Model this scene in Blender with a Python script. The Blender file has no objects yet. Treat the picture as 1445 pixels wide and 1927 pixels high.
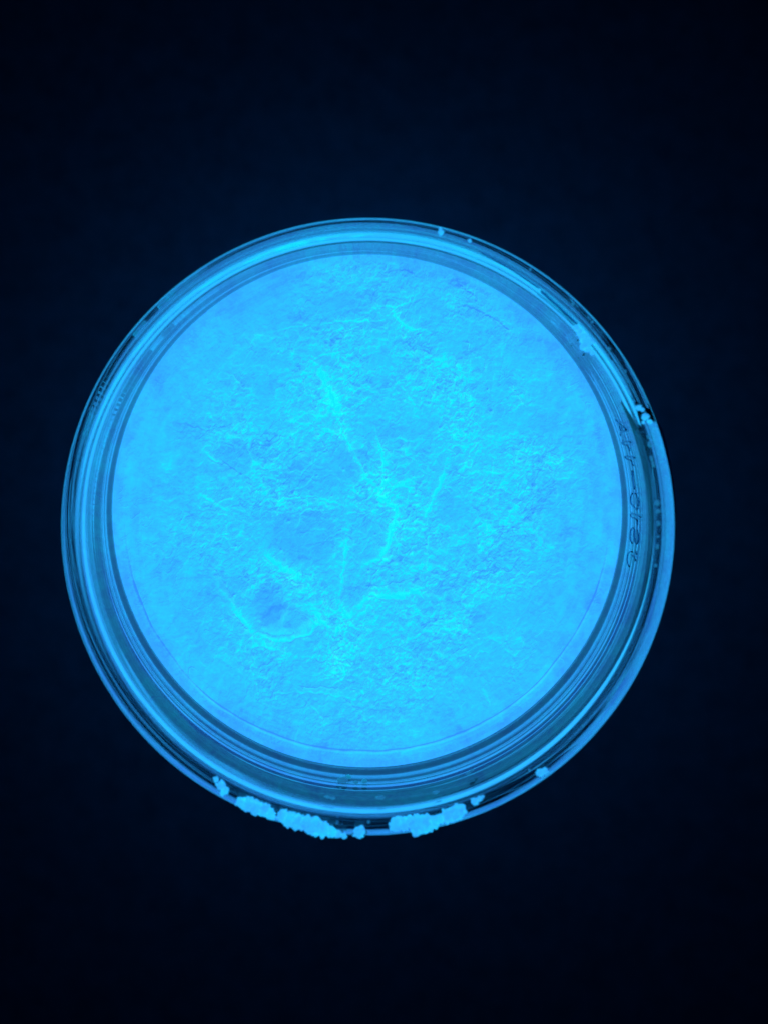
import bpy, bmesh, math, random
import numpy as np
from mathutils import Vector, noise as mnoise

S = bpy.context.scene
COL = S.collection
MM = 0.001

# ------------------------------------------------------------------ camera
# photo pixels (1445 x 1927); heights in mm above the level of the powder
W, H = 1445.0, 1927.0
D = 200.0                     # camera height above the powder
K = 12.0                      # photo pixels per mm at powder level
OX, OY = 1.5, -23.0           # jar axis relative to the camera (mm)
CXP, CYP = 690.5, 962.0       # photo pixel of the powder's centre
PPX, PPY = CXP - OX * K, CYP + OY * K    # pixel straight below the camera
TABLE = -64.0

cam_d = bpy.data.cameras.new('camera')
cam = bpy.data.objects.new('camera', cam_d)
COL.objects.link(cam)
cam.location = (-OX * MM, -OY * MM, D * MM)
cam_d.sensor_fit = 'VERTICAL'
cam_d.sensor_height = 36.0
cam_d.lens = 36.0 * D / (H / K)
cam_d.shift_x = (W / 2 - PPX) / H
cam_d.shift_y = -(H / 2 - PPY) / H
cam_d.clip_start = 0.01
cam_d.clip_end = 10.0
cam_d.dof.use_dof = True
cam_d.dof.focus_distance = (D - 2) * MM
cam_d.dof.aperture_fstop = 12
S.camera = cam

# ------------------------------------------------------------------ world and exposure
world = bpy.data.worlds.new('World'); S.world = world
world.use_nodes = True
bg = world.node_tree.nodes['Background']
bg.inputs[0].default_value = (0.0, 0.025, 1.0, 1)
bg.inputs[1].default_value = 0.008
S.view_settings.view_transform = 'Standard'
S.view_settings.look = 'None'
S.view_settings.exposure = 0
S.view_settings.gamma = 1
c = S.cycles
c.max_bounces = 24; c.transmission_bounces = 24; c.glossy_bounces = 12
c.diffuse_bounces = 4; c.transparent_max_bounces = 16
c.caustics_reflective = True; c.caustics_refractive = True
c.blur_glossy = 0.0
try:
    c.use_denoising = True
    c.denoiser = 'OPENIMAGEDENOISE'
except Exception:
    pass

YS = 1.008                    # the jar is very slightly oval

def px2mm(px, py, z):
    """photo pixel -> point (mm, jar axis at 0,0) at height z"""
    k = (D - z) / (K * D)
    return ((px - PPX) * k - OX, -(py - PPY) * k - OY)

def px2wall(px, py, rfun, z0=0.0, z1=21.0):
    """photo pixel -> point on the lathed wall radius rfun(z)"""
    best = None
    for i in range(211):
        z = z0 + (z1 - z0) * i / 210
        x, y = px2mm(px, py, z)
        d = math.hypot(x, y / YS) - rfun(z)
        if best is None or abs(d) < best[0]:
            best = (abs(d), x, y, z)
    return best[1:]

# ------------------------------------------------------------------ materials
def new_mat(name):
    m = bpy.data.materials.new(name); m.use_nodes = True
    nt = m.node_tree
    for n in list(nt.nodes): nt.nodes.remove(n)
    out = nt.nodes.new('ShaderNodeOutputMaterial')
    return m, nt, out

def mat_glass(name, col=(0.94, 0.93, 0.965), rough=0.0, bump=0.0):
    m, nt, out = new_mat(name)
    p = nt.nodes.new('ShaderNodeBsdfPrincipled')
    p.inputs['Base Color'].default_value = (*col, 1)
    p.inputs['Roughness'].default_value = rough
    p.inputs['IOR'].default_value = 1.5
    p.inputs['Transmission Weight'].default_value = 1.0
    if bump:
        tc = nt.nodes.new('ShaderNodeTexCoord')
        mp = nt.nodes.new('ShaderNodeMapping'); mp.inputs['Scale'].default_value = (1, 1, 6)
        ns = nt.nodes.new('ShaderNodeTexNoise'); ns.inputs['Scale'].default_value = 45
        ns.inputs['Detail'].default_value = 3
        b = nt.nodes.new('ShaderNodeBump'); b.inputs['Strength'].default_value = bump
        b.inputs['Distance'].default_value = 0.001
        nt.links.new(tc.outputs['Object'], mp.inputs['Vector'])
        nt.links.new(mp.outputs[0], ns.inputs['Vector'])
        nt.links.new(ns.outputs['Fac'], b.inputs['Height'])
        nt.links.new(b.outputs[0], p.inputs['Normal'])
    nt.links.new(p.outputs[0], out.inputs[0])
    return m

def mat_powder(name, gain=1.0, attr=True):
    m, nt, out = new_mat(name)
    p = nt.nodes.new('ShaderNodeBsdfPrincipled')
    p.inputs['Base Color'].default_value = (0.25, 0.42, 0.5, 1)
    p.inputs['Roughness'].default_value = 1.0
    p.inputs['Specular IOR Level'].default_value = 0.0
    tc = nt.nodes.new('ShaderNodeTexCoord')
    def noise(sc, det, rough=0.6):
        n = nt.nodes.new('ShaderNodeTexNoise'); n.inputs['Scale'].default_value = sc
        n.inputs['Detail'].default_value = det; n.inputs['Roughness'].default_value = rough
        nt.links.new(tc.outputs['Object'], n.inputs['Vector'])
        return n.outputs['Fac']
    def math_(op, a, b):
        n = nt.nodes.new('ShaderNodeMath'); n.operation = op
        for i, v in enumerate((a, b)):
            if isinstance(v, (int, float)): n.inputs[i].default_value = v
            else: nt.links.new(v, n.inputs[i])
        return n.outputs[0]
    n1 = noise(900, 5, 0.7)
    grain = math_('MULTIPLY', math_('SUBTRACT', n1, 0.5), 0.35)
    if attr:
        a = nt.nodes.new('ShaderNodeAttribute'); a.attribute_name = 'pack_shade'
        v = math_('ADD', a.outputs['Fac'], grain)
    else:
        n2 = noise(520, 4)
        v = math_('ADD', math_('ADD', math_('MULTIPLY', n2, 1.2), 0.0), math_('MULTIPLY', grain, 1.5))
    r = nt.nodes.new('ShaderNodeValToRGB')
    el = r.color_ramp.elements
    el[0].position = 0.0; el[0].color = (0.030, 0.250, 0.98, 1)
    el[1].position = 1.0; el[1].color = (0.008, 0.76, 1.26, 1)
    e = el.new(0.25); e.color = (0.034, 0.365, 1.12, 1)
    e = el.new(0.50); e.color = (0.031, 0.475, 1.18, 1)
    e = el.new(0.75); e.color = (0.024, 0.590, 1.24, 1)
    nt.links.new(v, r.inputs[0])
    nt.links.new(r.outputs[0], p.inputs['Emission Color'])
    rb = nt.nodes.new('ShaderNodeValToRGB')       # paler where the glow value is higher, painted slope shade included
    rb.color_ramp.elements[0].color = (0.10, 0.20, 0.26, 1); rb.color_ramp.elements[0].position = 0.1
    rb.color_ramp.elements[1].color = (0.55, 0.75, 0.80, 1); rb.color_ramp.elements[1].position = 1.0
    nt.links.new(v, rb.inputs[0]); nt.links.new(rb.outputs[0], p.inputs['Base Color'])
    p.inputs['Emission Strength'].default_value = gain
    nt.links.new(p.outputs[0], out.inputs[0])
    return m

def mat_table():
    m, nt, out = new_mat('dark_table_board')
    p = nt.nodes.new('ShaderNodeBsdfPrincipled')
    tc = nt.nodes.new('ShaderNodeTexCoord')
    n = nt.nodes.new('ShaderNodeTexNoise'); n.inputs['Scale'].default_value = 260; n.inputs['Detail'].default_value = 6
    nt.links.new(tc.outputs['Object'], n.inputs['Vector'])
    r = nt.nodes.new('ShaderNodeValToRGB')
    r.color_ramp.elements[0].color = (0.02, 0.058, 0.100, 1); r.color_ramp.elements[0].position = 0.3
    r.color_ramp.elements[1].color = (0.035, 0.082, 0.142, 1); r.color_ramp.elements[1].position = 0.7
    nt.links.new(n.outputs['Fac'], r.inputs[0]); nt.links.new(r.outputs[0], p.inputs['Base Color'])
    p.inputs['Roughness'].default_value = 0.9
    p.inputs['Specular IOR Level'].default_value = 0.1
    nt.links.new(p.outputs[0], out.inputs[0])
    return m

M_GLASS = mat_glass('clear_jar_glass', bump=0.0)
M_LETTER = mat_glass('embossed_glass', col=(0.2, 0.45, 0.7))  # dark tint painted in for the dark lines that refraction gives raised glass
M_POWDER = mat_powder('glowing_powder_surface')
M_SIDE = mat_powder('glowing_powder_side', attr=False, gain=0.8)
M_CLUMP = mat_powder('glowing_powder_crumb', attr=False, gain=0.88)
M_TABLE = mat_table()

# ------------------------------------------------------------------ helpers
def mesh_obj(name, verts, faces, mat, parent=None, smooth=True, loc=(0, 0, 0)):
    me = bpy.data.meshes.new(name)
    me.from_pydata([tuple(v) for v in verts], [], faces)
    me.materials.append(mat)
    if smooth:
        me.polygons.foreach_set('use_smooth', [True] * len(me.polygons))
    me.update()
    o = bpy.data.objects.new(name, me); COL.objects.link(o)
    o.location = loc
    if parent: o.parent = parent
    return o

def tag(o, label=None, cat=None, group=None, kind=None):
    if label: o['label'] = label
    if cat: o['category'] = cat
    if group: o['group'] = group
    if kind: o['kind'] = kind
    return o

def round_profile(pts, seg=5):
    """pts: (r, z, fillet); a closed outline with filleted corners"""
    out = []
    n = len(pts)
    for i, (r, z, f) in enumerate(pts):
        p = Vector((r, z)); a = Vector(pts[i - 1][:2]); b = Vector(pts[(i + 1) % n][:2])
        if f <= 0: out.append(p); continue
        da = (a - p); db = (b - p)
        t = min(f, da.length * 0.45, db.length * 0.45)
        pa = p + da.normalized() * t; pb = p + db.normalized() * t
        for k in range(seg + 1):
            u = k / seg
            out.append(pa * (1 - u) ** 2 + p * 2 * u * (1 - u) + pb * u ** 2)
    return out

def lathe(name, prof, mat, parent, n=360, wob=0.0):
    verts, faces = [], []
    m = len(prof)
    for i in range(n):
        a = 2 * math.pi * i / n
        ca, sa = math.cos(a), math.sin(a)
        for j, p in enumerate(prof):
            r = p[0]
            verts.append((r * ca * MM, r * sa * YS * MM, p[1] * MM))
    for i in range(n):
        i2 = (i + 1) % n
        for j in range(m):
            j2 = (j + 1) % m
            if prof[j][0] < 1e-6 and prof[j2][0] < 1e-6: continue
            faces.append((i * m + j, i2 * m + j, i2 * m + j2, i * m + j2))
    bm = bmesh.new()
    me = bpy.data.meshes.new(name)
    me.from_pydata(verts, [], faces)
    bm.from_mesh(me)
    bmesh.ops.remove_doubles(bm, verts=bm.verts, dist=1e-7)
    bmesh.ops.recalc_face_normals(bm, faces=bm.faces)
    for f in bm.faces: f.smooth = True
    bm.to_mesh(me); bm.free()
    me.materials.append(mat)
    o = bpy.data.objects.new(name, me); COL.objects.link(o)
    if parent: o.parent = parent
    return o

# ------------------------------------------------------------------ the table
v = 1.5
tag(mesh_obj('table_top', [(-v, -v, TABLE * MM), (v, -v, TABLE * MM), (v, v, TABLE * MM), (-v, v, TABLE * MM)],
             [(0, 1, 2, 3)], M_TABLE, smooth=False), kind='structure')

# ------------------------------------------------------------------ the glass jar
RI = 40.0
jar = bpy.data.objects.new('glass_jar', None); COL.objects.link(jar)
jar.location = (0, 0, 0)
jar.empty_display_size = 0.01
tag(jar, 'round clear glass jar with a thick threaded rim, full of glowing powder', 'jar')

body = [(0.00, TABLE + 1, 0.00), (36.00, TABLE + 1, 2.00), (38.00, TABLE + .1, 1.00), (48.10, TABLE + .1, 4.00), (48.10, -20.13, 3.91),
        (41.51, -10.26, 1.00), (41.51, -6.07, 0.40), (42.93, -5.97, 0.50), (42.93, 1.23, 0.50), (41.30, 1.53, 0.40),
        (41.73, 4.37, 1.00), (41.20, 9.84, 1.00), (41.30, 18.01, 0.60), (43.73, 19.07, 0.60), (42.05, 19.22, 0.50),
        (42.05, 19.37, 2.36), (40.85, 19.37, 0.81), (40.00, 17.02, 1.00), (40.93, 16.41, 0.80), (40.00, 0.30, 0.00),
        (40.00, -1.00, 0.00), (40.00, TABLE + 6, 4.00), (0.00, TABLE + 6, 0.00)]
lathe('body', round_profile(body), M_GLASS, jar)

# helical screw thread
def helix(name, a0, a1, z0, z1, rbase, depth, width, mat, parent, n=300, fade=8):
    ring = [(-.5, -.15), (-.5, .0), (-.3, .7), (-.1, 1.0), (.1, 1.0), (.3, .7), (.5, .0), (.5, -.15)]
    V, F = [], []
    for i in range(n + 1):
        t = i / n
        a = math.radians(a0 + (a1 - a0) * t)
        z = z0 + (z1 - z0) * t
        e = min(1.0, t * abs(a1 - a0) / fade, (1 - t) * abs(a1 - a0) / fade)
        e = e * e * (3 - 2 * e)
        for (u, d) in ring:
            r = rbase + d * depth * (0.03 + 0.97 * e)
            V.append((r * math.cos(a) * MM, r * math.sin(a) * YS * MM, (z + u * width * (.12 + .88 * e)) * MM))
    m = len(ring)
    for i in range(n):
        for j in range(m):
            j2 = (j + 1) % m
            F.append((i * m + j, i * m + j2, (i + 1) * m + j2, (i + 1) * m + j))
    F.append(tuple(range(m))[::-1]); F.append(tuple(n * m + j for j in range(m)))
    return mesh_obj(name, V, F, mat, parent)
helix('thread', 26, -330, 16.26, 3.17, 41.30, 3.17, 4.26, M_GLASS, jar)

# ------------------------------------------------------------------ the powder
rng = np.random.default_rng(7)
def vnoise(X, Y, cell, seed):
    r = np.random.default_rng(seed)
    n = int(110 / cell) + 4
    g = r.random((n, n))
    x = (X + 52) / cell; y = (Y + 52) / cell
    xf = np.floor(x); yf = np.floor(y); fx = x - xf; fy = y - yf
    xi = xf.astype(int) % (n - 1); yi = yf.astype(int) % (n - 1)
    fx = fx * fx * fx * (fx * (fx * 6 - 15) + 10); fy = fy * fy * fy * (fy * (fy * 6 - 15) + 10)
    return (g[xi, yi] * (1 - fx) + g[xi + 1, yi] * fx) * (1 - fy) + (g[xi, yi + 1] * (1 - fx) + g[xi + 1, yi + 1] * fx) * fy
def fbm(X, Y, cell, seed, oct=4, gain=.5):
    s = 0; a = 1; t = 0
    for k in range(oct):
        s = s + a * vnoise(X, Y, cell / 2 ** k, seed + k); t += a; a *= gain
    return s / t - .5

RP = 39.95
N = 760
ax = np.linspace(-RP, RP, N)
X, Y = np.meshgrid(ax, ax, indexing='ij')
# square grid -> disc, so the outline is a clean circle
uu, vv = X / RP, Y / RP
U = uu * np.sqrt(1 - vv ** 2 / 2); V2 = vv * np.sqrt(1 - uu ** 2 / 2)
X = U * RP; Y = V2 * RP
R = np.hypot(X, Y); TH = np.arctan2(Y, X)

def P(px, py):
    x, y = px2mm(px, py, 0); return x, y / YS
wx = X + 2.2 * fbm(X, Y, 3.0, 50, 4); wy = Y + 2.2 * fbm(X, Y, 3.0, 60, 4)
wx2 = X + .7 * fbm(X, Y, 1.0, 70, 3); wy2 = Y + .7 * fbm(X, Y, 1.0, 80, 3)
def line_dist(pts, x, y):
    best = np.full(x.shape, 1e9); side = np.zeros(x.shape); along = np.zeros(x.shape)
    n = len(pts) - 1
    for i in range(n):
        ax_, ay = P(*pts[i]); bx, by = P(*pts[i + 1])
        dx, dy = bx - ax_, by - ay; L = dx * dx + dy * dy
        tt = np.clip(((x - ax_) * dx + (y - ay) * dy) / L, 0, 1)
        d = np.hypot(x - ax_ - tt * dx, y - ay - tt * dy)
        s = np.sign((x - ax_) * dy - (y - ay) * dx)
        m = d < best
        best = np.where(m, d, best); side = np.where(m, s, side); along = np.where(m, (i + tt) / n, along)
    return best, side, along
def unit(f): return (f - f.mean()) / f.std()
inner = 1 / (1 + np.exp((np.hypot((X - 1) / .86, (Y - 2) / 1.06) - 33.5 - 9 * fbm(X, Y, 9, 33, 2)) / 2.2))   # rough middle, smooth rim
Hh = .35 * unit(fbm(X, Y, 14, 1, 3)) + .16 * unit(fbm(wx, wy, 5, 11, 4))
pk = .62 + .04 * inner + .030 * unit(fbm(wx, wy, 9, 21, 4))
def ridged(x, y, cell, seed, oct=4, gain=.55):
    t = 0; a_ = 1; w_ = 0
    for k in range(oct):
        t = t + a_ * (1 - np.abs(2 * vnoise(x, y, cell / 2 ** k, seed + k) - 1) * 1.6); w_ += a_; a_ *= gain
    return unit(t / w_)
mid = .6 * unit(fbm(wx2 + .5 * (wx - X), wy2 + .5 * (wy - Y), 2.3, 90, 4, .62)) + .6 * ridged(wx2 + .3 * (wx - X), wy2 + .3 * (wy - Y), 3.4, 95, 4)
g1 = .7 * unit(fbm(wx2, wy2, .95, 100, 3, .65)) + .7 * ridged(wx2, wy2, 1.3, 105, 3)
g2 = unit(fbm(wx2, wy2, .40, 120, 2, .8))
patch = np.clip(0.80 + .22 * unit(fbm(X, Y, 6, 140, 3)), 0.3, 1.25)
rough = (0.16 + 0.84 * inner) * patch
Hh += rough * (.16 * mid + .10 * g1 + .05 * g2)
pk += rough * (.046 * mid + .070 * g1 + .085 * g2)
# crusty plates: stepped edges
for cell, seed, amp, st in ((9, 610, .30, 1.1), (5, 640, .22, 1.0), (2.6, 670, .12, .9)):
    f = unit(fbm(wx2 + .4 * (wx - X), wy2 + .4 * (wy - Y), cell, seed, 4, .5)) * st
    fl = np.floor(f); fr = f - fl
    Hh += amp * (fl + np.clip(fr / .10, 0, 1)) * rough * np.clip(.7 + .6 * unit(fbm(X, Y, 7, seed + 5, 2)), 0, 1.2)
# thin raised veins and fine cracks
for cell, seed, w_, amp in ((7, 160, .10, .10), (4, 260, .09, .07), (2.6, 360, .10, .06)):
    vn = unit(fbm(wx, wy, cell, seed, 4, .5))
    vm = np.clip(.9 * unit(fbm(X, Y, 7, seed + 9, 2)), 0, 1) * rough
    vein = np.exp(-(vn / w_) ** 2) * vm
    Hh += 1.6 * amp * vein; pk += amp * vein
vn = unit(fbm(wx, wy, 5, 560, 4, .5))
vein = np.exp(-(vn / .05) ** 2) * np.clip(unit(fbm(X, Y, 6, 570, 2)) - .4, 0, 1)
Hh -= .15 * vein; pk -= .10 * vein
# ridges traced on the powder
RIDGES = [
 ([(590,685),(606,705),(620,735),(634,762),(652,775)], .95, .34),
 ([(634,762),(640,800),(650,830),(668,862),(684,893),(700,915),(714,930)], .60, .25),
 ([(700,805),(713,838),(722,872),(721,905),(717,938)], .60, .25),
 ([(722,938),(748,960),(738,1000),(727,1030),(712,1052),(690,1064)], .75, .27),
 ([(790,985),(812,950),(832,905),(845,860)], .7, .20),
 ([(655,980),(652,1030),(645,1080),(640,1150)], .6, .16),
 ([(636,1178),(665,1155),(695,1120),(730,1122),(765,1120),(812,1103)], .9, .22),
 ([(592,1145),(603,1168),(618,1182)], .8, .25),
 ([(492,1038),(518,1062),(548,1080),(572,1096)], .9, .22),
 ([(490,938),(530,942),(570,936),(610,940),(652,955)], .35, .14),
 ([(598,612),(640,605),(690,607),(737,600)], .45, .14),
 ([(742,572),(742,596),(760,614),(778,623),(822,608)], .40, .17),
 ([(660,560),(700,575),(745,578),(775,568),(800,560),(830,572)], .35, .11),
 ([(505,625),(560,618),(600,612)], .35, .1),
 ([(478,800),(468,845),(480,875),(492,880)], .4, .15),
 ([(372,928),(402,948),(440,968)], .5, .14),
 ([(470,1186),(505,1203),(540,1207),(575,1195),(600,1182)], .55, .20),
 ([(400,1085),(430,1130),(455,1165),(475,1190)], .7, .15),
 ([(745,1212),(800,1190),(860,1166),(885,1165)], .45, .10),
 ([(430,1140),(465,1175),(500,1215),(560,1240)], .6, .12),
 ([(575,1310),(590,1335),(617,1362)], .3, .10),
 ([(480,1310),(560,1300),(640,1310),(700,1322)], .35, .08),
 ([(380,850),(400,865),(425,880)], .4, .12),
 ([(735,690),(750,720),(775,760),(790,800)], .4, .10),
 ([(560,905),(580,880),(600,862)], .3, .13),
 ([(560,1232),(600,1240),(640,1236)], .35, .06),
 ([(905,1290),(915,1310),(920,1330)], .3, .10),
 ([(760,820),(770,860),(800,880)], .4, .10),
 ([(870,770),(895,800),(915,820)], .35, .10),
]
for pts, w, s in RIDGES:
    d, sd, al = line_dist(pts, wx2 + .12 * (wx - X), wy2 + .12 * (wy - Y))
    w = w * .40
    ww = w * (.6 + 1.1 * vnoise(X, Y, 2.2, 310))
    e = np.exp(-(d / ww) ** 2) * (0.55 + .6 * vnoise(X, Y, 1.0, 300)) * np.clip(1.25 * np.sin(np.pi * np.clip(al, .06, .94)) , 0, 1)
    halo = np.exp(-(d / (3.2 * w)) ** 2) * .09
    Hh += 2.6 * s * e; pk += s * (e + halo) * 2.2
# cracks and step edges: sharp on one side, soft on the other
CRACKS = [
 ([(858,575),(880,580),(908,592),(935,603),(950,618),(966,632)], 1.3, -.17),
 ([(416,868),(432,882),(450,890)], .5, -.22),
 ([(548,1095),(562,1100),(572,1104)], .45, -.28),
 ([(545,930),(585,938),(600,940)], .3, -.14),
 ([(485,1190),(515,1200),(545,1200),(570,1190)], 1.3, -.14),
 ([(560,1290),(600,1293),(645,1297)], .4, -.13),
 ([(960,720),(975,745),(985,765)], .4, -.12),
 ([(720,512),(760,510),(790,520)], .6, -.08),
 ([(860,530),(880,550),(895,560)], .8, -.12),
 ([(880,640),(882,660)], .4, -.13),
 ([(1030,870),(1045,910),(1050,940)], .8, -.10),
 ([(440,1150),(455,1175),(470,1190)], 1.0, -.15),
 ([(395,1060),(425,1100),(445,1145)], .9, -.12),
 ([(690,1105),(740,1098),(775,1085)], .5, -.10),
]
for pts, w, s in CRACKS:
    d, sd, al = line_dist(pts, wx2 + .15 * (wx - X), wy2 + .15 * (wy - Y))
    soft = np.exp(-d / (w * 1.1)) * (sd > 0) + np.exp(-(d / (w * .16)) ** 2) * (sd <= 0)
    soft *= np.clip(4 * al * (1 - al) * 2, 0.25, 1)
    Hh += soft * s * 3.6; pk += soft * s * 1.5
# many short broken ridges and undercut edges
for k in range(46):
    a = rng.uniform(0, 6.283); q = 31 * math.sqrt(rng.uniform(.01, 1)); L = rng.uniform(1.5, 6.5)
    cx, cy = q * math.cos(a) * .86, q * math.sin(a)
    t0 = a + math.pi / 2 + rng.normal(0, .7)
    ptsm = []
    for j in range(5):
        ptsm.append((cx, cy)); cx += L / 4 * math.cos(t0); cy += L / 4 * math.sin(t0); t0 += rng.normal(0, .45)
    ptsp = [(PPX + (px_ + OX) * K, PPY - (py_ * YS + OY) * K) for px_, py_ in ptsm]
    d, sd, al = line_dist(ptsp, wx2 + .10 * (wx - X), wy2 + .10 * (wy - Y))
    env = np.clip(5 * al * (1 - al), 0, 1) * (.3 + .8 * vnoise(X, Y, .9, 900 + k))
    if k % 3:
        e = np.exp(-(d / rng.uniform(.16, .40)) ** 2) * env
        Hh += .30 * e; pk += rng.uniform(.09, .20) * e
    else:
        e = (np.exp(-d / rng.uniform(.4, 1.0)) * (sd > 0) + np.exp(-(d / .13) ** 2) * (sd <= 0)) * env
        Hh -= .5 * e; pk -= rng.uniform(.14, .26) * e
# craters and smooth plates
def blob(cx, cy, rx, ry, dh, dp, smooth=0.0, edge=.25):
    global Hh, pk
    x, y = P(cx, cy)
    q = np.hypot((wx2 * .6 + wx * .4 - x) / (rx / K), (wy2 * .6 + wy * .4 - y) / (ry / K))
    m = 1 / (1 + np.exp((q - 1) / (edge * .13)))
    if smooth:
        Hh = Hh * (1 - smooth * m) + smooth * m * float(np.mean(Hh[m > .5]))
        pk = pk * (1 - smooth * m) + smooth * m * .50
    Hh += dh * m; pk += dp * m
blob(575, 1015, 62, 55, -.6, -.11, .45, .5)
blob(690, 1015, 32, 42, -.4, -.06, .4, .5)
blob(800, 590, 42, 32, -.3, -.05, .4, .5)
blob(665, 570, 50, 18, -.3, -.06, .3, .6)
blob(508, 1148, 27, 42, -1.2, -.19, .25, 1.0)
blob(538, 1170, 44, 26, -1.2, -.17, .25, .8)
blob(455, 1120, 22, 34, -.4, -.07, .2, 1.2)
blob(585, 900, 50, 34, -.3, -.06, .4, .6)
blob(660, 880, 36, 30, -.3, -.05, .3, .6)
blob(445, 870, 38, 40, -.3, -.04, .4, .7)
blob(667, 1130, 22, 26, -.4, -.08, .3, .5)
blob(900, 1160, 22, 22, -.25, -.05, .3, .7)
blob(840, 1130, 40, 30, -.3, -.05, .2, .8)
blob(520, 560, 120, 60, .1, .0, .4, .9)
for k in range(34):   # little lumps and dents
    a = rng.uniform(0, 6.283); q = rng.uniform(4, 33)
    s = rng.choice([-1, 1])
    d = np.hypot(wx2 - q * math.cos(a), (wy2 - q * math.sin(a)) * rng.uniform(.8, 1.6)) / rng.uniform(.6, 1.9)
    Hh += s * .3 * np.exp(-d ** 4); pk += s * .045 * np.exp(-d ** 4)
for k in range(46):   # pin holes
    a = rng.uniform(0, 6.283); q = rng.uniform(2, 30)
    d = np.hypot(X - q * math.cos(a), Y - q * math.sin(a)) / rng.uniform(.12, .26)
    Hh -= .5 * np.exp(-d * d); pk -= .30 * np.exp(-d * d)
# smooth outer belt: trowel streaks running round, and a groove where it leaves the wall
_rw = R * 2.2 + 1.5 * fbm(X, Y, 9, 400, 2)
_k = np.clip((np.abs(TH) - 1.2) / .7, 0, 1)
st = fbm(_rw, TH * 9, 2.4, 410, 4) * (1 - _k) + fbm(_rw, (TH % (2 * np.pi)) * 9, 2.4, 460, 4) * _k
pk += .22 * st * (1 - inner); Hh += .35 * st * (1 - inner)
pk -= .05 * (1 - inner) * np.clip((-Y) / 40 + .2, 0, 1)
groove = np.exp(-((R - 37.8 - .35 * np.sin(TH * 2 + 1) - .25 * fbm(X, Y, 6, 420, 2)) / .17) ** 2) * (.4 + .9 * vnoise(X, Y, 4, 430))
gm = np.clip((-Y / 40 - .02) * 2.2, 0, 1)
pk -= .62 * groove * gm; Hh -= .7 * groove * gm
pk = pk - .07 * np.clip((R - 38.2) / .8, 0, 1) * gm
Hh = Hh * np.clip((RP - R) / 1.5, 0, 1)
Hh -= .35 * np.clip(1 - (RP - R) / .5, 0, 1) ** 2

# relief shade painted into the glow: slopes towards the far side brighter, others dimmer
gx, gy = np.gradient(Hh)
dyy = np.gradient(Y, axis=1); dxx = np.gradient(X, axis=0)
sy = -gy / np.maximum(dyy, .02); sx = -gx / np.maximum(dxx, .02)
slope_shade = np.tanh((sy * .9 - sx * .25) * 1.0)
slope_shade *= 1 - np.clip((R - 38.9) / .5, 0, 1)
pk += np.where(slope_shade > 0, .29, .40) * slope_shade
pk += (.045 * unit(fbm(X, Y, 3.5, 710, 3)) + .02 * g1) * (1 - inner)
# soft shade near the wall painted into the glow, with an uneven edge
pk -= .13 * np.clip((R - 37.2 - 1.2 * unit(fbm(X, Y, 5, 700, 3))) / 1.6, 0, 1)
pk += .04 * np.clip(1 - R / 30, 0, 1) - .02

def grid_mesh():
    vv_ = np.stack([X * MM, Y * YS * MM, Hh * MM], -1).reshape(-1, 3)
    idx = np.arange(N * N).reshape(N, N)
    f = np.stack([idx[:-1, :-1], idx[1:, :-1], idx[1:, 1:], idx[:-1, 1:]], -1).reshape(-1, 4)
    me = bpy.data.meshes.new('powder_surface')
    # side and bottom of the fill
    ring = np.concatenate([idx[:, 0], idx[-1, 1:], idx[-2::-1, -1], idx[0, -2:0:-1]])
    nr = len(ring)
    rx = vv_[ring, 0]; ry = vv_[ring, 1]
    zb = (TABLE + 10) * MM
    low = np.stack([rx, ry, np.full(nr, zb)], -1)
    allv = np.concatenate([vv_, low])
    k = np.arange(nr); k2 = (k + 1) % nr
    sf = np.stack([ring[k2], ring[k], N * N + k, N * N + k2], -1)
    allf = np.concatenate([f, sf])
    nf = len(allf)
    me.vertices.add(len(allv)); me.vertices.foreach_set('co', allv.ravel())
    me.loops.add(nf * 4); me.loops.foreach_set('vertex_index', allf.ravel().astype(np.int32))
    me.polygons.add(nf)
    me.polygons.foreach_set('loop_start', (np.arange(nf) * 4).astype(np.int32))
    me.polygons.foreach_set('loop_total', np.full(nf, 4, np.int32))
    me.polygons.foreach_set('use_smooth', np.concatenate([np.ones(len(f), bool), np.zeros(nr, bool)]))
    me.materials.append(M_POWDER); me.materials.append(M_SIDE)
    me.polygons.foreach_set('material_index', np.concatenate([np.zeros(len(f), np.int32), np.ones(nr, np.int32)]))
    at = me.attributes.new('pack_shade', 'FLOAT', 'POINT')  # powder packing plus the painted slope and margin shade
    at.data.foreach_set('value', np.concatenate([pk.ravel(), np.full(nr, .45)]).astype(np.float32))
    me.update(calc_edges=True); me.validate()
    o = bpy.data.objects.new('glowing_powder', me); COL.objects.link(o)
    return o
fill = grid_mesh()
tag(fill, 'bright blue glowing powder with cracks and veins filling the inside of the jar', 'powder')

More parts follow.
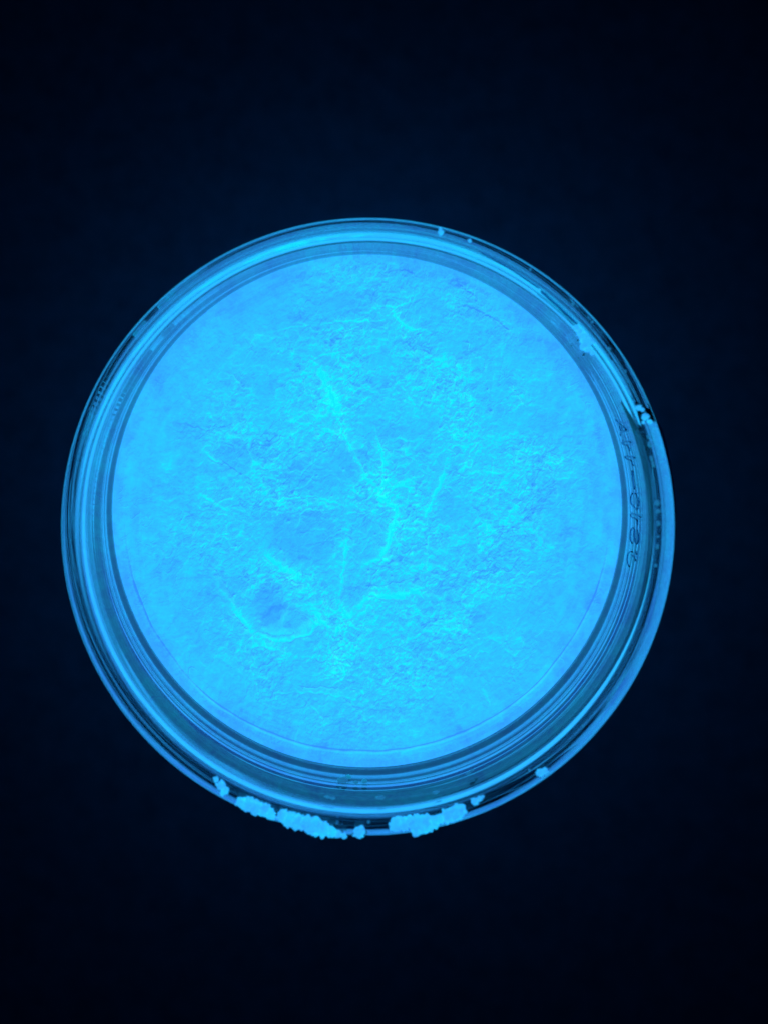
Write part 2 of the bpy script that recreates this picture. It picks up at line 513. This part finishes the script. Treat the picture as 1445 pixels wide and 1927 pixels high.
# ------------------------------------------------------------------ writing moulded in the neck
def inner_r(z):
    pts = sorted([(q[1], q[0]) for q in body if q[0] < 42.5 and 0 <= q[1] <= 22 and q[0] >= 39.9 and body.index(q) > 13])
    if not pts or z <= pts[0][0]: return 40.0
    for (z0, r0), (z1, r1) in zip(pts, pts[1:]):
        if z0 <= z <= z1: return r0 + (r1 - r0) * (z - z0) / max(z1 - z0, 1e-6)
    return pts[-1][1]
def tube(name, lines, rad, mat, parent, rfun, sides=6):
    Vv, F = [], []
    for pts in lines:
        # resample on the photo, then drop onto the wall
        q = []
        for (x0, y0), (x1, y1) in zip(pts, pts[1:]):
            k = max(1, int(math.hypot(x1 - x0, y1 - y0) / 2.0))
            q += [(x0 + (x1 - x0) * i / k, y0 + (y1 - y0) * i / k) for i in range(k)]
        q.append(pts[-1])
        for _ in range(2):
            q = [q[0]] + [((q[i - 1][0] + 2 * q[i][0] + q[i + 1][0]) / 4, (q[i - 1][1] + 2 * q[i][1] + q[i + 1][1]) / 4)
                          for i in range(1, len(q) - 1)] + [q[-1]]
        P3 = [Vector(px2wall(x, y, rfun)) for x, y in q]
        base = len(Vv)
        for i, p in enumerate(P3):
            t = (P3[min(i + 1, len(P3) - 1)] - P3[max(i - 1, 0)]).normalized()
            nrm = Vector((p.x, p.y, 0)).normalized()
            b = t.cross(nrm).normalized(); nrm = b.cross(t).normalized()
            rr = rad * (.55 if i in (0, len(P3) - 1) else 1)
            for k in range(sides):
                a = 2 * math.pi * k / sides
                v = p + (nrm * math.cos(a) + b * math.sin(a)) * rr
                Vv.append((v.x * MM, v.y * MM, v.z * MM))
        for i in range(len(P3) - 1):
            for k in range(sides):
                k2 = (k + 1) % sides
                F.append((base + i * sides + k, base + i * sides + k2, base + (i + 1) * sides + k2, base + (i + 1) * sides + k))
        F.append(tuple(base + k for k in range(sides))[::-1])
        F.append(tuple(base + (len(P3) - 1) * sides + k for k in range(sides)))
    return mesh_obj(name, Vv, F, mat, parent)
def C1(*p): return [(1140 + x * .0623, 775 + y * .0623) for x, y in p]
def C2(*p): return [(1150 + x * .0623, 880 + y * .0623) for x, y in p]
def C3(*p): return [(1150 + x * .0623, 970 + y * .0623) for x, y in p]
LETTERS = [
 [C1((270,235),(330,300),(450,400),(600,535)), C1((600,535),(500,620),(400,640),(430,725)), C1((400,420),(430,520),(460,590))],
 [C1((480,850),(490,900),(640,895),(745,925)), C1((480,900),(478,975),(540,1000),(640,1020),(690,1080),(722,1190))],
 [C1((570,1325),(660,1345),(780,1370),(870,1395)), C1((570,1330),(580,1400),(610,1440),(760,1475),(790,1570),(830,1640))],
 [C2((620,80),(628,240),(650,450),(690,655))],
 [C2((640,755),(585,840),(572,1000),(600,1110),(680,1210),(765,1275),(805,1150),(812,1020),(780,900),(730,790),(640,755))],
 [C2((578,1350),(600,1390),(720,1410),(880,1505)), C2((580,1400),(570,1495),(680,1520),(775,1590),(768,1690),(795,1740))],
 [C3((620,850),(565,740),(570,600),(575,450),(640,350),(690,440),(675,600),(700,780),(745,900),(800,800),(812,620),(775,440))],
 [C3((535,1555),(480,1450),(470,1290),(500,1150),(560,1070),(640,1110)), C3((580,1190),(650,1225),(715,1290),(722,1385)), C3((742,1060),(745,1110),(750,1190))],
]
for L in LETTERS:
    tube('letter', L, .14, M_LETTER, jar, inner_r)
tube('mould_line', [[(905,476),(960,506),(1013,542)], [(1017,547),(1050,575),(1086,609)], [(1013,551),(1048,580),(1080,609)]], .10, M_LETTER, jar, inner_r)

# ------------------------------------------------------------------ powder clinging to the rim
def ico(sub):
    bm = bmesh.new(); bmesh.ops.create_icosphere(bm, subdivisions=sub, radius=1)
    vs = [v.co.copy() for v in bm.verts]; fs = [[v.index for v in f.verts] for f in bm.faces]
    bm.free(); return vs, fs
ICO4, ICO3, ICO2 = ico(4), ico(3), ico(2)
def crumb(blobs, label, group, rwall, gain_mat=None, flat=.75, cat='powder clump', seed=1):
    Vv, F = [], []
    if rwall == RW:      # lying on the top of the rim
        pos = [Vector((*px2mm(b[0], b[1], 20.6), 20.6)) for b in blobs]
    else:
        pos = [Vector(px2wall(b[0], b[1], (lambda z: rwall))) for b in blobs]
    c0 = sum(pos, Vector()) / len(pos)
    rnd = random.Random(int(blobs[0][0] * 7 + blobs[0][1]))
    blobs = [tuple(b) for b in blobs]; extra = []
    for b, p in zip(blobs, pos):
        if b[2] < 4.5: continue
        for k in range(22 if b[2] > 7 else 9):
            a = rnd.uniform(0, 6.283); q = b[2] * rnd.uniform(.7, 1.22) * (D - p.z) / (K * D)
            w = Vector((math.cos(a) * q * (b[3] if len(b) > 3 else 1), math.sin(a) * q, rnd.uniform(-.2, .3) * q))
            extra.append(((b[0] + k, b[1] - k, b[2] * rnd.uniform(.06, .28)), p + w))
    blobs += [e[0] for e in extra]; pos = pos + [e[1] for e in extra]
    for (b, p) in zip(blobs, pos):
        px, py, rr = b[:3]; asp = b[3] if len(b) > 3 else 1.0
        vs, fs = ICO4 if rr > 7 else (ICO3 if rr > 3.5 else ICO2)
        s = rr * (D - p.z) / (K * D)
        rad = Vector((p.x, p.y, 0)).normalized(); tan = Vector((-rad.y, rad.x, 0)); up = Vector((0, 0, 1))
        base = len(Vv)
        for v in vs:
            q = v * 1.0
            n1 = mnoise.fractal(v * 1.5 + Vector((px, py, seed)), .8, 2.2, 5)
            n2 = mnoise.noise(v * 9 + Vector((py, px, seed)))
            m_ = 1 + .36 * n1 + .16 * n2
            w = tan * (q.x * asp) + rad * q.y + up * (q.z * flat)
            w = p + w * (s * m_) - c0
            Vv.append((w.x * MM, w.y * MM, w.z * MM))
        F += [[i + base for i in f] for f in fs]
    o = mesh_obj('powder_clump', Vv, F, gain_mat or M_CLUMP, None, loc=(c0.x * MM, c0.y * MM, c0.z * MM))
    tag(o, label, cat, group)
    return o
RW = 43.6
GR = 'powder clumps stuck to the glass rim'
M_DIM = mat_powder('thin_powder_smear', attr=False, gain=0.30)
crumb([(407,1467,5),(417,1478,8),(425,1487,7),(420,1492,5)], 'small ragged powder clump on the lower left rim, left of the two big ones', GR, RW)
crumb([(455,1511,9),(468,1513,12),(482,1519,13),(497,1523,12),(508,1531,9),(513,1538,5)], 'medium bar shaped glowing powder clump at the lower left of the rim', GR, RW)
crumb([(533,1534,10),(545,1543,13),(560,1546,14),(575,1549,13),(590,1553,16),(607,1560,13),(622,1565,10),(636,1570,7),(648,1573,5)], 'longest glowing powder clump, running along the rim left of bottom centre', GR, RW)
crumb([(676,1566,10),(681,1557,4)], 'small round powder ball at the very bottom of the rim', GR, RW)
crumb([(746,1551,12),(757,1550,12),(770,1546,10),(786,1551,18),(800,1550,15),(815,1546,11),(827,1541,8)], 'big furrowed glowing powder clump on the rim right of bottom centre', GR, RW)
crumb([(843,1534,12),(854,1531,13),(862,1527,12),(870,1518,5)], 'squarish powder clump at the right end of the big furrowed one', GR, RW)
crumb([(893,1508,7),(902,1503,5),(908,1499,3)], 'tiny wedge shaped powder crumb right of the squarish clump', GR, RW)
crumb([(1016,1454,7),(1024,1451,6)], 'lone powder crumb on the lower right of the rim', GR, RW)
crumb([(1201,767,5),(1208,771,4),(1213,784,6.5),(1222,794,4.5),(1209,795,3)], 'ragged powder clump on the right rim where the screw thread begins', GR, RW)
crumb([(1084,617,6),(1090,624,7),(1097,633,8),(1101,643,9),(1097,652,7),(1105,657,6),(1113,665,4)], 'zigzag powder flake on the upper right inner rim above the letters', GR, 39.9, flat=1.4)
crumb([(829,437,5),(828,430,3)], 'tiny powder crumb on the top edge of the rim, left of another', GR, RW)
crumb([(883,453,3.5)], 'tiniest powder crumb on the top edge of the rim', GR, RW)
SP = 'fine powder specks around the rim'
for i, (x, y, r, lb) in enumerate([
    (997,507,2.6,'tiny powder speck on the upper right rim, nearest the top crumbs'),
    (1077,572,3.2,'pale powder speck on the rim edge just above the zigzag flake'),
    (1113,605,2,'pinpoint powder speck on the rim right of the zigzag flake'),
    (1145,656,3.2,'round powder speck alone in the dark rim groove, upper right'),
    (1176,699,2.6,'small powder speck on the rim edge above the ragged right clump'),
    (1087,675,2.2,'pinpoint powder speck on the inner glass below the zigzag flake'),
    (1074,651,2.4,'small powder speck on the inner glass left of the zigzag flake'),
    (1096,1366,2.6,'single faint powder speck on the lower right rim'),
    (694,1547,2.6,'faint upright powder speck above the bottom powder ball'),
    (995,1449,2.0,'faint speck just left of the lone lower right crumb')]):
    crumb([(x, y, r)], lb, SP, RW if i not in (5, 6) else 39.9, M_DIM, cat='powder speck', seed=i)
RG = 'powder specks in the right gap'
for i, (x, y, r, a, lb) in enumerate([
    (1219,822,2.5,1.6,'topmost dim speck in the dark gap beside the letters, under the ragged clump'),
    (1222,836,4,1.5,'blurry dim speck in the gap beside the first letter'),
    (1225,862,3,1.8,'thin dim speck in the gap beside the second letter'),
    (1228,873,3.2,2.0,'brightest slanted speck in the upper part of the right gap'),
    (1236,946,4,1.3,'upper of the dim square specks in the gap beside the round letter'),
    (1238,962,4,1,'lower of the dim square specks in the gap beside the round letter'),
    (1238,985,3.2,1.6,'short bright speck in the gap below the two square specks'),
    (1237,1010,2.4,1,'small dot like speck in the gap beside the lower letters'),
    (1236,1028,3,1.8,'dim blurry speck in the gap beside the last letter'),
    (1233,1064,2.4,1.2,'lowest faint speck in the dark gap, below the last letter')]):
    crumb([(x, y, r, a)], lb, RG, RW, M_DIM, cat='powder speck', seed=20 + i)
SM = 'powder smears inside the neck'
crumb([(716,1501,3.6,2.2)], 'dim oval powder smear on the inner glass, right of bottom centre', SM, 39.95, M_DIM, cat='powder smear')
crumb([(617,1500,2.6,3.0),(627,1502,3,1.6)], 'dim streaky powder smear on the inner glass, left of bottom centre', SM, 39.95, M_DIM, cat='powder smear')
crumb([(645,1468,6,1.5),(655,1462,4,1.5),(670,1472,3,1.6),(686,1470,4,1.4)], 'faint cloudy powder patch on the inner glass just above bottom centre', SM, 39.95, M_DIM, cat='powder smear')
crumb([(820,1491,3,2.4)], 'faint short powder smear on the inner glass, lower right', SM, 39.95, M_DIM, cat='powder smear')
crumb([(880,1455,2.5,2.2),(888,1449,2,1.8)], 'thin slanted powder streak on the inner glass, furthest to the lower right', SM, 39.95, M_DIM, cat='powder smear')
